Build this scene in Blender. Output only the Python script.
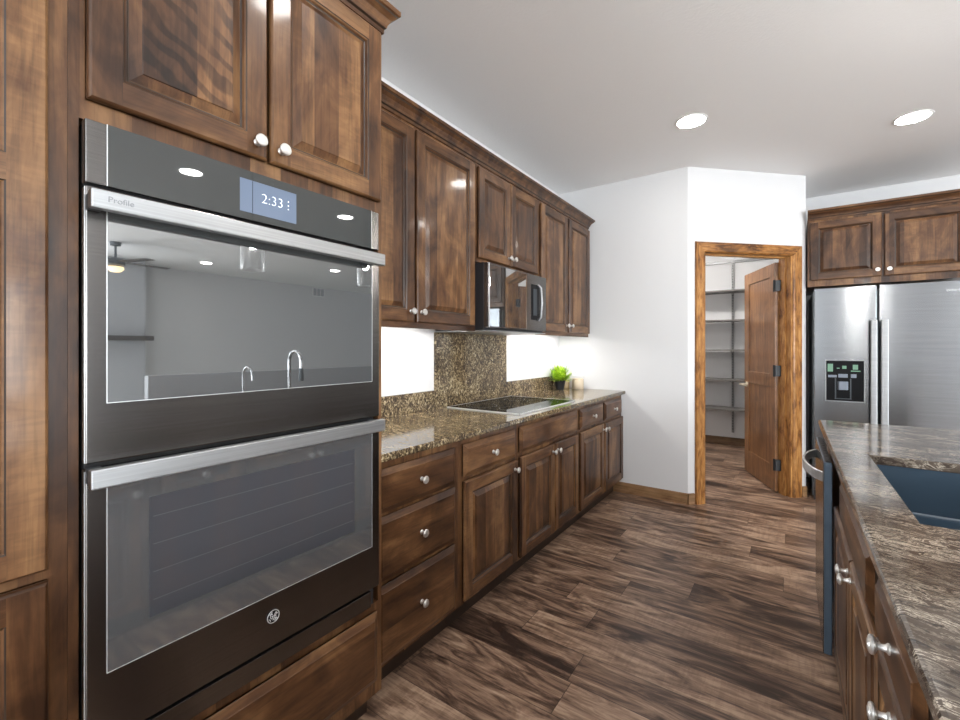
import bpy, bmesh, math, random
from mathutils import Vector, Matrix
random.seed(7)
PI = math.pi
SC = bpy.context.scene
COL = SC.collection
for o in list(bpy.data.objects):
    bpy.data.objects.remove(o)

# ------------------------------------------------------------------ camera, world, light, exposure
EYE = 1.301                                   # height of the lens
cam = bpy.data.cameras.new('camera')
cam.sensor_width = 36.0
cam.lens = 36.0 * 440.36 / 960.0
cam.shift_y = -12.5 / 960.0
cam.clip_start = 0.02
cam_o = bpy.data.objects.new('camera', cam)
COL.objects.link(cam_o)
cam_o.location = (0, 0, EYE)
cam_o.rotation_euler = (PI / 2, 0, 0.61195)
SC.camera = cam_o

W = bpy.data.worlds.new('sky')
SC.world = W
W.use_nodes = True
bg = W.node_tree.nodes['Background']
bg.inputs[0].default_value = (0.62, 0.80, 1.0, 1)
bg.inputs[1].default_value = 2.2

SC.view_settings.view_transform = 'Standard'
SC.view_settings.look = 'None'
SC.view_settings.gamma = 1.0
SC.view_settings.use_curve_mapping = False
SC.view_settings.exposure = 0.26

XW_ = -1.846
CAN_STRENGTH = 75.0                           # recessed ceiling lights
STRIP_STRENGTH = 52.0                          # lights under the wall cabinets
def area_light(name, loc, rot, sx, sy, watts, col):
    l = bpy.data.lights.new(name, 'AREA')
    l.shape = 'RECTANGLE'; l.size = sx; l.size_y = sy
    l.energy = watts; l.color = col
    o = bpy.data.objects.new(name, l); COL.objects.link(o)
    o.location = loc; o.rotation_euler = rot
    return o
# added fill lamps at unseen windows, tilted up to lighten the ceiling
area_light('daylight_back', (5.5, -3.86, 1.50), (PI / 2 + 0.30, 0, 0), 2.6, 1.7, 270, (0.90, 0.96, 1.0))
area_light('daylight_right', (7.24, 0.2, 1.45), (PI / 2 + 0.30, 0, PI / 2), 2.6, 1.8, 260, (0.95, 0.98, 1.0))
area_light('daylight_left', (XW_ + 0.14, -2.4, 1.45), (PI / 2 + 0.30, 0, -PI / 2), 1.9, 1.7, 190, (0.90, 0.96, 1.0))

# ------------------------------------------------------------------ node helpers
def new_mat(name):
    m = bpy.data.materials.new(name); m.use_nodes = True
    nt = m.node_tree
    return m, nt, nt.nodes['Principled BSDF']
def node(nt, t, **kw):
    n = nt.nodes.new(t)
    for k, v in kw.items(): setattr(n, k, v)
    return n
def ramp(nt, stops):
    r = node(nt, 'ShaderNodeValToRGB')
    e = r.color_ramp.elements
    while len(e) < len(stops): e.new(0.5)
    for i, (p, c) in enumerate(stops):
        e[i].position = p; e[i].color = (*c, 1)
    return r
def math_n(nt, op, a, b=None, c=None):
    n = node(nt, 'ShaderNodeMath', operation=op)
    for i, v in enumerate((a, b, c)):
        if v is None: continue
        if isinstance(v, (int, float)): n.inputs[i].default_value = v
        else: nt.links.new(v, n.inputs[i])
    return n.outputs[0]
def mix_c(nt, fac, a, b, mode='MIX'):
    n = node(nt, 'ShaderNodeMix', data_type='RGBA', blend_type=mode)
    for s, v in ((n.inputs[0], fac), (n.inputs[6], a), (n.inputs[7], b)):
        if isinstance(v, (int, float)): s.default_value = v
        elif isinstance(v, tuple): s.default_value = (*v, 1)
        else: nt.links.new(v, s)
    return n.outputs[2]
def noise(nt, vec, scale, detail=4, rough=0.55, dist=0.0):
    n = node(nt, 'ShaderNodeTexNoise')
    n.inputs['Scale'].default_value = scale; n.inputs['Detail'].default_value = detail
    n.inputs['Roughness'].default_value = rough; n.inputs['Distortion'].default_value = dist
    if vec is not None: nt.links.new(vec, n.inputs['Vector'])
    return n.outputs[0]
def scaled(nt, vec, s, loc=None):
    n = node(nt, 'ShaderNodeMapping'); n.inputs['Scale'].default_value = s
    nt.links.new(vec, n.inputs['Vector'])
    if loc is not None: nt.links.new(loc, n.inputs['Location'])
    return n.outputs[0]
def bump(nt, h, strength, dist, bsdf):
    b = node(nt, 'ShaderNodeBump'); b.inputs['Strength'].default_value = strength
    b.inputs['Distance'].default_value = dist
    nt.links.new(h, b.inputs['Height']); nt.links.new(b.outputs[0], bsdf.inputs['Normal'])
def plain(name, col, rough=0.5, metal=0.0, coat=0.0, emit=None, emit_s=0.0, spec=None):
    m, nt, b = new_mat(name)
    b.inputs['Base Color'].default_value = (*col, 1)
    b.inputs['Roughness'].default_value = rough
    b.inputs['Metallic'].default_value = metal
    b.inputs['Coat Weight'].default_value = coat
    if spec is not None: b.inputs['Specular IOR Level'].default_value = spec
    if emit:
        b.inputs['Emission Color'].default_value = (*emit, 1)
        b.inputs['Emission Strength'].default_value = emit_s
    return m

def wood(name, axis, dark, mid, light, rough=0.42, coat=0.25, along=1.5, con=0.15, dist=1.3, staves=0.085, curl=0.0, pores=0.5, coarse=8.0, tiger=False):
    """stained timber, grain along the local axis"""
    m, nt, b = new_mat(name)
    tc = node(nt, 'ShaderNodeTexCoord'); oi = node(nt, 'ShaderNodeObjectInfo')
    cx = node(nt, 'ShaderNodeCombineXYZ')
    off = math_n(nt, 'MULTIPLY', oi.outputs['Random'], 37.0)
    for i in range(3): nt.links.new(off, cx.inputs[i])
    add = node(nt, 'ShaderNodeVectorMath', operation='ADD')
    nt.links.new(tc.outputs['Object'], add.inputs[0]); nt.links.new(cx.outputs[0], add.inputs[1])
    v = add.outputs[0]
    sx = node(nt, 'ShaderNodeSeparateXYZ'); nt.links.new(v, sx.inputs[0])
    cross = sx.outputs[0] if axis == 'z' else sx.outputs[2]
    st = math_n(nt, 'FLOOR', math_n(nt, 'DIVIDE', cross, staves))
    wn = node(nt, 'ShaderNodeTexWhiteNoise', noise_dimensions='1D'); nt.links.new(st, wn.inputs['W'])
    lo = node(nt, 'ShaderNodeCombineXYZ')
    sh = math_n(nt, 'MULTIPLY', wn.outputs[0], 13.0)
    for i in range(3): nt.links.new(sh, lo.inputs[i])
    def sc(a, l): return (a, a, l) if axis == 'z' else (l, a, a)
    g1 = noise(nt, scaled(nt, v, sc(coarse, along), lo.outputs[0]), 1.0, 5, 0.6, dist)
    g2 = noise(nt, scaled(nt, v, sc(150, 5), lo.outputs[0]), 1.0, 3, 0.6, 0.2)
    blot = noise(nt, scaled(nt, v, sc(7, 4.5)), 1.0, 4, 0.6, 0.9)
    f = math_n(nt, 'ADD', math_n(nt, 'MULTIPLY', g1, 0.55), math_n(nt, 'MULTIPLY', blot, 0.45))
    f = math_n(nt, 'ADD', f, math_n(nt, 'MULTIPLY', math_n(nt, 'SUBTRACT', wn.outputs[0], 0.5), 0.20))
    r = ramp(nt, [(0.5 - con, dark), (0.50, mid), (0.5 + con, light)])
    nt.links.new(f, r.inputs[0])
    c = r.outputs[0]
    pr = ramp(nt, [(0.36, (1 - pores,) * 3), (0.52, (1, 1, 1))]); nt.links.new(g2, pr.inputs[0])
    c = mix_c(nt, 0.45, c, pr.outputs[0], 'MULTIPLY')
    if curl > 0:
        k = noise(nt, scaled(nt, v, sc(9, 42), lo.outputs[0]), 1.0, 3, 0.5, 1.5)
        kr = ramp(nt, [(0.40, (0.45, 0.42, 0.40)), (0.58, (1.15, 1.15, 1.15))]); nt.links.new(k, kr.inputs[0])
        mask = math_n(nt, 'GREATER_THAN', wn.outputs[0], 0.78)
        c = mix_c(nt, math_n(nt, 'MULTIPLY', mask, curl), c, kr.outputs[0], 'MULTIPLY')
    if tiger:
        wv = node(nt, 'ShaderNodeTexWave', wave_type='BANDS', bands_direction='Z')
        wv.inputs['Scale'].default_value = 6.5; wv.inputs['Distortion'].default_value = 5.0
        wv.inputs['Detail'].default_value = 2.5; wv.inputs['Detail Scale'].default_value = 1.6
        tilt = node(nt, 'ShaderNodeMapping'); tilt.inputs['Rotation'].default_value = (0, -0.55, 0); nt.links.new(v, tilt.inputs[0])
        nt.links.new(tilt.outputs[0], wv.inputs['Vector'])
        wr = ramp(nt, [(0.25, (0.30, 0.26, 0.24)), (0.6, (1.2, 1.2, 1.2))]); nt.links.new(wv.outputs['Fac'], wr.inputs[0])
        patch = ramp(nt, [(0.40, (0.15, 0.15, 0.15)), (0.58, (1, 1, 1))]); nt.links.new(noise(nt, scaled(nt, v, sc(9, 2.5), lo.outputs[0]), 1.0, 2, 0.5), patch.inputs[0])
        c = mix_c(nt, math_n(nt, 'MULTIPLY', patch.outputs[0], 0.8), c, wr.outputs[0], 'MULTIPLY')
    nt.links.new(c, b.inputs['Base Color'])
    b.inputs['Roughness'].default_value = rough
    b.inputs['Specular IOR Level'].default_value = 0.3
    b.inputs['Coat Weight'].default_value = coat
    b.inputs['Coat Roughness'].default_value = 0.10
    bump(nt, g2, 0.08, 0.002, b)
    return m

CD, CM, CL = (0.030, 0.0115, 0.0045), (0.102, 0.0445, 0.0175), (0.225, 0.115, 0.048)
WV = wood('cabinet_wood_upright', 'z', CD, CM, CL, curl=0.22)
WH = wood('cabinet_wood_lengthwise', 'x', CD, CM, CL, curl=0.2, staves=0.3)
WFIG = wood('figured_cabinet_wood', 'z', CD, CM, tuple(1.15 * q for q in CL), staves=0.11, tiger=True)
GLZ_SHADE = plain('dark_glaze', (0.022, 0.011, 0.005), 0.4)  # glaze in the grooves, painted shade on the back edges of fronts
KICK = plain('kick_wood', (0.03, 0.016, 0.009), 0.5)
OAKV = wood('oak_upright', 'z', (0.085, 0.030, 0.006), (0.33, 0.140, 0.036), (0.50, 0.25, 0.078), rough=0.35, coat=0.2, staves=0.5, pores=0.7, coarse=20, along=3.2, con=0.12, dist=2.5)
OAKH = wood('oak_lengthwise', 'x', (0.085, 0.030, 0.006), (0.33, 0.140, 0.036), (0.50, 0.25, 0.078), rough=0.35, coat=0.2, staves=0.5, pores=0.7, coarse=20, along=3.2, con=0.12, dist=2.5)
LEAF = wood('door_leaf_wood', 'z', (0.10, 0.040, 0.013), (0.21, 0.092, 0.033), (0.32, 0.155, 0.060), rough=0.3, coat=0.3, staves=0.4, coarse=22)
BASEW = wood('baseboard_wood', 'x', (0.13, 0.065, 0.028), (0.27, 0.15, 0.070), (0.36, 0.21, 0.11), staves=0.4, coarse=30)
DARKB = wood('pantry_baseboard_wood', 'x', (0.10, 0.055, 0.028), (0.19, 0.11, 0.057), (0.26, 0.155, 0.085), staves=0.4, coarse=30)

def stone(name):
    m, nt, b = new_mat(name)
    tc = node(nt, 'ShaderNodeTexCoord'); v = tc.outputs['Object']
    w = noise(nt, v, 5.0, 3, 0.5)
    n1 = noise(nt, scaled(nt, v, (20, 44, 31)), 1.0, 5, 0.62, 2.4)
    n2 = noise(nt, scaled(nt, v, (60, 80, 66)), 1.0, 4, 0.6, 1.6)
    r = ramp(nt, [(0.30, (0.020, 0.014, 0.010)), (0.46, (0.060, 0.042, 0.026)), (0.535, (0.145, 0.102, 0.054)),
                  (0.60, (0.31, 0.235, 0.130)), (0.70, (0.52, 0.44, 0.30))])
    f = math_n(nt, 'ADD', n1, math_n(nt, 'MULTIPLY', math_n(nt, 'SUBTRACT', n2, 0.5), 0.45))
    f = math_n(nt, 'ADD', f, math_n(nt, 'MULTIPLY', math_n(nt, 'SUBTRACT', w, 0.5), 0.25))
    nt.links.new(f, r.inputs[0]); nt.links.new(r.outputs[0], b.inputs['Base Color'])
    b.inputs['Roughness'].default_value = 0.10
    b.inputs['Specular IOR Level'].default_value = 0.42
    return m
STONE = stone('flecked_brown_stone')
def vein_stone(name):
    m, nt, b = new_mat(name)
    tc = node(nt, 'ShaderNodeTexCoord'); v = tc.outputs['Object']
    rot = node(nt, 'ShaderNodeMapping'); rot.inputs['Rotation'].default_value = (0, 0, 0.30)
    nt.links.new(v, rot.inputs[0]); v = rot.outputs[0]
    n1 = noise(nt, scaled(nt, v, (16, 44, 30)), 1.0, 7, 0.68, 1.9)
    n2 = noise(nt, scaled(nt, v, (5, 12, 8)), 1.0, 4, 0.6, 0.8)
    ridge = math_n(nt, 'ABSOLUTE', math_n(nt, 'SUBTRACT', n1, 0.5))
    base = ramp(nt, [(0.35, (0.030, 0.022, 0.017)), (0.5, (0.075, 0.056, 0.043)), (0.65, (0.135, 0.106, 0.084))])
    nt.links.new(math_n(nt, 'ADD', math_n(nt, 'MULTIPLY', n1, 0.5), math_n(nt, 'MULTIPLY', n2, 0.5)), base.inputs[0])
    vr = ramp(nt, [(0.0, (1, 1, 1)), (0.035, (0, 0, 0))]); nt.links.new(ridge, vr.inputs[0])
    pat = ramp(nt, [(0.42, (0, 0, 0)), (0.58, (1, 1, 1))]); nt.links.new(n2, pat.inputs[0])
    fac = math_n(nt, 'MULTIPLY', vr.outputs[0], math_n(nt, 'MAXIMUM', pat.outputs[0], 0.25))
    c = mix_c(nt, math_n(nt, 'MULTIPLY', fac, 0.85), base.outputs[0], (0.62, 0.54, 0.43))
    nt.links.new(c, b.inputs['Base Color'])
    b.inputs['Roughness'].default_value = 0.10
    b.inputs['Specular IOR Level'].default_value = 0.42
    return m
VSTONE = vein_stone('veined_brown_stone')

def floor_mat():
    m, nt, b = new_mat('plank_floor')
    tc = node(nt, 'ShaderNodeTexCoord'); v = tc.outputs['Object']
    s = node(nt, 'ShaderNodeSeparateXYZ'); nt.links.new(v, s.inputs[0])
    PW, PL = 0.178, 1.22
    yy = math_n(nt, 'DIVIDE', s.outputs[1], PW)
    row = math_n(nt, 'FLOOR', yy)
    wr = node(nt, 'ShaderNodeTexWhiteNoise', noise_dimensions='1D'); nt.links.new(row, wr.inputs['W'])
    xx = math_n(nt, 'ADD', math_n(nt, 'DIVIDE', s.outputs[0], PL), math_n(nt, 'MULTIPLY', wr.outputs[0], 7.0))
    ci = math_n(nt, 'FLOOR', xx)
    cv = node(nt, 'ShaderNodeCombineXYZ'); nt.links.new(row, cv.inputs[0]); nt.links.new(ci, cv.inputs[1])
    wp = node(nt, 'ShaderNodeTexWhiteNoise', noise_dimensions='2D'); nt.links.new(cv.outputs[0], wp.inputs['Vector'])
    lo = node(nt, 'ShaderNodeVectorMath', operation='SCALE'); lo.inputs['Scale'].default_value = 40.0
    nt.links.new(wp.outputs['Color'], lo.inputs[0])
    g1 = noise(nt, scaled(nt, v, (2.4, 11, 1), lo.outputs[0]), 1.0, 6, 0.62, 1.6)
    g2 = noise(nt, scaled(nt, v, (7, 95, 1), lo.outputs[0]), 1.0, 4, 0.65, 0.5)
    g3 = noise(nt, scaled(nt, v, (38, 6, 1), lo.outputs[0]), 1.0, 2, 0.5, 1.2)     # saw marks across the board
    f = math_n(nt, 'ADD', math_n(nt, 'MULTIPLY', g1, 0.72), math_n(nt, 'MULTIPLY', g2, 0.28))
    f = math_n(nt, 'ADD', f, math_n(nt, 'MULTIPLY', math_n(nt, 'SUBTRACT', wp.outputs['Value'], 0.5), 0.13))
    r = ramp(nt, [(0.35, (0.032, 0.018, 0.013)), (0.44, (0.105, 0.062, 0.042)), (0.53, (0.24, 0.150, 0.102)), (0.65, (0.45, 0.31, 0.215))])
    nt.links.new(f, r.inputs[0]); c = r.outputs[0]
    sm = math_n(nt, 'MULTIPLY', math_n(nt, 'GREATER_THAN', wp.outputs['Value'], 0.66), 0.28)
    g3r = ramp(nt, [(0.42, (0.55, 0.5, 0.48)), (0.55, (1.05, 1.05, 1.05))]); nt.links.new(g3, g3r.inputs[0])
    c = mix_c(nt, sm, c, g3r.outputs[0], 'MULTIPLY')
    fy = math_n(nt, 'FRACT', yy); fx = math_n(nt, 'FRACT', xx)
    sy = math_n(nt, 'LESS_THAN', math_n(nt, 'MINIMUM', fy, math_n(nt, 'SUBTRACT', 1.0, fy)), 0.010)
    sxm = math_n(nt, 'LESS_THAN', math_n(nt, 'MINIMUM', fx, math_n(nt, 'SUBTRACT', 1.0, fx)), 0.0012)
    seam = math_n(nt, 'MAXIMUM', sy, sxm)
    c = mix_c(nt, math_n(nt, 'MULTIPLY', seam, 0.6), c, (0.012, 0.008, 0.006))
    nt.links.new(c, b.inputs['Base Color'])
    b.inputs['Specular IOR Level'].default_value = 0.35
    rr = math_n(nt, 'ADD', 0.24, math_n(nt, 'MULTIPLY', g2, 0.2)); nt.links.new(rr, b.inputs['Roughness'])
    bump(nt, g2, 0.12, 0.002, b)
    return m
def paint(name, col, tex=0.25, scale=55):
    m, nt, b = new_mat(name)
    b.inputs['Base Color'].default_value = (*col, 1); b.inputs['Roughness'].default_value = 0.75
    tc = node(nt, 'ShaderNodeTexCoord')
    bump(nt, noise(nt, tc.outputs['Object'], scale, 3, 0.5), tex, 0.004, b)
    return m
FLOOR = floor_mat()
WALL = paint('white_wall_paint', (0.68, 0.68, 0.685), 0.06, 90)
GREYP = paint('grey_wall_paint', (0.42, 0.43, 0.45), 0.05, 90)
CEIL = paint('ceiling_paint', (0.90, 0.90, 0.90), 0.30, 70)
BOUNCE = paint('pale_carpet', (0.62, 0.58, 0.52), 0.4, 120)  # pale so that it throws light up to the ceiling

def brushed(name, col, rough=0.28, aniso=0.75, streak=0.12):
    m, nt, b = new_mat(name)
    tc = node(nt, 'ShaderNodeTexCoord')
    n = noise(nt, scaled(nt, tc.outputs['Object'], (2, 2, 260)), 1.0, 3, 0.6)
    r = ramp(nt, [(0.3, tuple(c * (1 - streak) for c in col)), (0.7, tuple(min(1, c * (1 + streak)) for c in col))])
    nt.links.new(n, r.inputs[0]); nt.links.new(r.outputs[0], b.inputs['Base Color'])
    b.inputs['Metallic'].default_value = 1.0; b.inputs['Roughness'].default_value = rough
    b.inputs['Anisotropic'].default_value = aniso
    t = node(nt, 'ShaderNodeTangent', direction_type='RADIAL', axis='Z')
    nt.links.new(t.outputs[0], b.inputs['Tangent']); b.inputs['Anisotropic Rotation'].default_value = 0.25
    return m
STEEL = brushed('brushed_steel', (0.40, 0.41, 0.42), 0.46, 0.5)
FSTEEL = brushed('fridge_steel', (0.27, 0.283, 0.297), 0.24, 0.85)
BLKSTEEL = brushed('black_stainless', (0.155, 0.147, 0.142), 0.22, 0.8)
NICKEL = plain('satin_nickel', (0.72, 0.70, 0.67), 0.34, 0.85)
CHROME = plain('chrome', (0.75, 0.76, 0.78), 0.10, 1.0)
def tinted_glass(name, gloss, haze, rough=0.015):
    m, nt, b = new_mat(name)
    b.inputs['Base Color'].default_value = (*haze, 1); b.inputs['Roughness'].default_value = 0.6
    b.inputs['Specular IOR Level'].default_value = 0.0
    g = node(nt, 'ShaderNodeBsdfGlossy'); g.inputs['Roughness'].default_value = rough
    g.inputs['Color'].default_value = (0.95, 0.96, 0.96, 1)
    mx = node(nt, 'ShaderNodeMixShader'); mx.inputs[0].default_value = gloss
    nt.links.new(b.outputs[0], mx.inputs[1]); nt.links.new(g.outputs[0], mx.inputs[2])
    nt.links.new(mx.outputs[0], nt.nodes['Material Output'].inputs['Surface'])
    return m
OGLASS = tinted_glass('oven_mirror_glass', 0.31, (0.045, 0.048, 0.049))
PGLASS = tinted_glass('oven_panel_glass', 0.075, (0.035, 0.038, 0.037))
OGLASS2 = tinted_glass('oven_window_glass', 0.22, (0.085, 0.088, 0.092), 0.05)
OMESH = tinted_glass('oven_screen_glass', 0.16, (0.060, 0.063, 0.072), 0.05)
MWGLASS = tinted_glass('microwave_glass', 0.38, (0.05, 0.048, 0.046), 0.02)
COOKGLASS = tinted_glass('cooktop_glass', 0.30, (0.012, 0.012, 0.012), 0.02)
BLACK = plain('black_plastic', (0.008, 0.008, 0.009), 0.3, spec=0.12)
SATINBLK = plain('satin_black', (0.02, 0.02, 0.022), 0.45)
DGREY = plain('dark_grey_metal', (0.075, 0.085, 0.095), 0.42, 0.6)
DWSIDE = plain('dishwasher_side', (0.085, 0.12, 0.16), 0.35, 0.5)  # cool daylight on the door's side is put into this blue tint
EDGE = plain('bright_edge', (0.70, 0.71, 0.72), 0.3, 0.5)
SINK = plain('dark_sink', (0.035, 0.060, 0.088), 0.32, 0.0, 0.2)  # blue of the window reflection is mixed into the dark base colour
WHITE = plain('white_plastic', (0.85, 0.85, 0.84), 0.4)
SHELF = plain('grey_shelf', (0.15, 0.14, 0.13), 0.45)
TRACK = plain('grey_track', (0.20, 0.20, 0.20), 0.4, 0.5)
HINGE = plain('black_hinge', (0.012, 0.014, 0.017), 0.5)
CREAM = plain('cream_ceramic', (0.60, 0.49, 0.36), 0.35, 0, 0.3)
CANLENS = plain('lamp_lens', (1, 1, 1), 0.4, emit=(1.0, 0.97, 0.93), emit_s=CAN_STRENGTH)
STRIPLENS = plain('strip_lens', (1, 1, 1), 0.4, emit=(1.0, 0.97, 0.92), emit_s=STRIP_STRENGTH)
DISPLAY = plain('display_blue', (0.05, 0.07, 0.10), 0.15, emit=(0.20, 0.25, 0.36), emit_s=0.62)
DIGIT = plain('display_digits', (0.9, 0.95, 1.0), 0.3, emit=(0.9, 0.96, 1.0), emit_s=1.0)
PRINT = plain('pale_print', (0.78, 0.80, 0.82), 0.4)

# ------------------------------------------------------------------ mesh helpers
class MB:
    def __init__(s): s.v = []; s.f = []; s.m = []; s.sm = []
    def add(s, vs, fs, m=0, smooth=False):
        b = len(s.v); s.v += [tuple(p) for p in vs]
        for f in fs:
            s.f.append([b + i for i in f]); s.m.append(m); s.sm.append(smooth)
    def quad(s, a, b, c, d, m=0): s.add((a, b, c, d), ((0, 1, 2, 3),), m)
    def box(s, x0, x1, y0, y1, z0, z1, m=0):
        s.add([(x, y, z) for x in (x0, x1) for y in (y0, y1) for z in (z0, z1)],
              ((0, 1, 3, 2), (4, 6, 7, 5), (0, 4, 5, 1), (2, 3, 7, 6), (0, 2, 6, 4), (1, 5, 7, 3)), m)
    def prism(s, poly, z0, z1, m=0):
        n = len(poly)
        s.add([(x, y, z0) for x, y in poly] + [(x, y, z1) for x, y in poly],
              [tuple(range(n))[::-1], tuple(range(n, 2 * n))] + [(i, (i + 1) % n, n + (i + 1) % n, n + i) for i in range(n)], m)
    def lathe(s, prof, c=(0, 0, 0), axis='z', n=24, m=0, close=True):
        """prof: (radius, height) pairs"""
        vs, fs = [], []
        for r, h in prof:
            for i in range(n):
                a = 2 * PI * i / n
                p = (r * math.cos(a), r * math.sin(a), h)
                if axis == 'y': p = (p[0], -p[2], p[1])
                elif axis == 'x': p = (p[2], p[0], p[1])
                vs.append((c[0] + p[0], c[1] + p[1], c[2] + p[2]))
        for j in range(len(prof) - 1):
            for i in range(n):
                k = (i + 1) % n
                fs.append((j * n + i, j * n + k, (j + 1) * n + k, (j + 1) * n + i))
        if close:
            fs.append(tuple(range(n))[::-1]); fs.append(tuple(range((len(prof) - 1) * n, len(prof) * n)))
        s.add(vs, fs, m, True)
    def tube(s, pts, r, n=12, m=0):
        pts = [Vector(p) for p in pts]; rs = r if isinstance(r, (list, tuple)) else [r] * len(pts)
        vs, fs = [], []; up = None
        for i, p in enumerate(pts):
            t = (pts[min(i + 1, len(pts) - 1)] - pts[max(i - 1, 0)]).normalized()
            if up is None:
                up = Vector((0, 0, 1)) if abs(t.z) < 0.9 else Vector((0, 1, 0))
            a = t.cross(up).normalized(); b = a.cross(t).normalized(); up = b
            for k in range(n):
                q = p + (a * math.cos(2 * PI * k / n) + b * math.sin(2 * PI * k / n)) * rs[i]
                vs.append(tuple(q))
        for i in range(len(pts) - 1):
            for k in range(n):
                j = (k + 1) % n
                fs.append((i * n + k, i * n + j, (i + 1) * n + j, (i + 1) * n + k))
        fs.append(tuple(range(n))[::-1]); fs.append(tuple(range((len(pts) - 1) * n, len(pts) * n)))
        s.add(vs, fs, m, True)
    def rect_rings(s, x0, x1, z0, z1, prof, mv=0, mh=0, cap=None):
        """nested rectangles facing -y; prof: (inset, y[, (mv, mh)]) - material of the band that ends there"""
        prev = None
        for p in prof:
            i, y = p[0], p[1]; a, b = p[2] if len(p) > 2 else (mv, mh)
            r = [(x0 + i, y, z0 + i), (x1 - i, y, z0 + i), (x1 - i, y, z1 - i), (x0 + i, y, z1 - i)]
            if prev:
                for k in range(4):
                    j = (k + 1) % 4
                    s.quad(prev[k], prev[j], r[j], r[k], b if k % 2 == 0 else a)
            prev = r
        if cap is not None: s.quad(*prev, cap)
    def sweep(s, path, prof, m=0, mats=None):
        """path: plan corners (x, y, outward miter x, y); prof: (out, z)"""
        rings = [[(x + mx * o, y + my * o, z) for o, z in prof] for x, y, mx, my in path]
        n = len(prof)
        for a, b in zip(rings, rings[1:]):
            for i in range(n - 1):
                s.quad(a[i], b[i], b[i + 1], a[i + 1], (mats[i] if mats else m))
        for r in (rings[0], rings[-1]):
            s.add(r, (tuple(range(n)),), m)

def obj(name, mb, mats, parent=None, loc=(0, 0, 0), rotz=0.0, bevel=0.0, seg=2):
    me = bpy.data.meshes.new(name)
    me.from_pydata(mb.v, [], mb.f)
    for m in (mats if isinstance(mats, (list, tuple)) else [mats]): me.materials.append(m)
    for p, mi, sm in zip(me.polygons, mb.m, mb.sm): p.material_index = mi; p.use_smooth = sm
    bm = bmesh.new(); bm.from_mesh(me)
    bmesh.ops.remove_doubles(bm, verts=bm.verts, dist=1e-5)
    bmesh.ops.recalc_face_normals(bm, faces=bm.faces)
    for e in bm.edges:
        if len(e.link_faces) == 2 and e.calc_face_angle(0) > math.radians(38): e.smooth = False
    bm.to_mesh(me); bm.free()
    o = bpy.data.objects.new(name, me); COL.objects.link(o)
    o.location = loc; o.rotation_euler = (0, 0, rotz)
    if parent: o.parent = parent
    if bevel:
        b = o.modifiers.new('bevel', 'BEVEL'); b.width = bevel; b.segments = seg; b.limit_method = 'ANGLE'
        b.angle_limit = math.radians(40)
    return o
def thing(name, label, cat, loc=(0, 0, 0), rotz=0.0, group=None):
    o = bpy.data.objects.new(name, None); COL.objects.link(o)
    o.empty_display_size = 0.05
    o.location = loc; o.rotation_euler = (0, 0, rotz)
    return tag(o, label, cat, group)
def tag(o, label, cat, group=None):
    o['label'] = label; o['category'] = cat
    if group: o['group'] = group
    return o
def struct(name, mb, mats, parent=None, **kw):
    o = obj(name, mb, mats, parent, **kw)
    if parent is None: o['kind'] = 'structure'
    return o
def text_mesh(name, body, size, mat, parent, loc, rot, depth=0.0006, shear=0.0, thin=0.0):
    cu = bpy.data.curves.new(name, 'FONT'); cu.body = body; cu.size = size; cu.extrude = depth; cu.shear = shear
    cu.offset = thin; cu.align_x = 'CENTER'; cu.align_y = 'CENTER'
    t = bpy.data.objects.new(name + '_curve', cu); COL.objects.link(t)
    bpy.context.view_layer.update()
    me = bpy.data.meshes.new_from_object(t.evaluated_get(bpy.context.evaluated_depsgraph_get()))
    bpy.data.objects.remove(t)
    me.materials.clear(); me.materials.append(mat)
    o = bpy.data.objects.new(name, me); COL.objects.link(o)
    o.parent = parent; o.location = loc; o.rotation_euler = rot
    return o
def copy_tree(o, parent=None):
    c = o.copy(); COL.objects.link(c)
    if parent: c.parent = parent
    for ch in [x for x in COL.objects if x.parent == o]:
        copy_tree(ch, c)
    return c

# ------------------------------------------------------------------ the room
H = 2.80
XW = -1.846                                    # cabinet wall
YB = 3.975                                     # end wall
C0 = (-0.687, YB)                              # start of the angled pantry wall
S2 = math.sqrt(0.5)
def dg(s, d=0.0): return (C0[0] + S2 * s - S2 * d, C0[1] + S2 * s + S2 * d)   # s along, d into the pantry
SE = 1.141                                     # length of the angled wall
XR, YK, YF = 7.4, -4.0, 8.6

b = MB(); b.box(XW - 0.2, XR + 0.2, YK - 0.2, YF + 0.2, -0.1, 0.0); struct('floor', b, FLOOR)
b = MB(); b.box(4.67, XR, YK, YF, 0.0005, 0.012); struct('floor_living', b, BOUNCE)  # unseen pale floor added to bounce light onto the ceiling
b = MB(); b.box(XW - 0.2, XR + 0.2, YK - 0.2, YF + 0.2, H, H + 0.1); struct('ceiling', b, CEIL)
b = MB(); b.prism([(XW, YB), C0, dg(0, 0.115 ), (C0[0] - 0.13, YB + 0.11), (XW, YB + 0.11)], 0, H); struct('wall_end', b, WALL)
DO, DE, DH = 0.135, 1.010, 2.135               # rough opening of the pantry door
b = MB()
b.prism([dg(0), dg(DO), dg(DO, 0.115), dg(0, 0.115)], 0, H)
b.prism([dg(DE), dg(SE), dg(SE, 0.115), dg(DE, 0.115)], 0, H)
b.prism([dg(DO), dg(DE), dg(DE, 0.115), dg(DO, 0.115)], DH, H)
struct('wall_angled', b, WALL)
ex, ey = dg(SE)
b = MB(); b.prism([(ex, ey), (ex, 6.75), (ex - 0.115, 6.75), (ex - 0.115, ey + 0.06)], 0, H); struct('wall_pantry_right', b, WALL)
b = MB(); b.box(XW, ex, 6.75, 6.87, 0, H); struct('wall_pantry_back', b, WALL)
b = MB(); b.box(ex, 2.40, 5.515, 5.63, 0, H); struct('wall_fridge', b, WALL)
b = MB(); b.box(2.28, 2.40, 5.63, YF, 0, H); struct('wall_hall', b, WALL)
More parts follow.
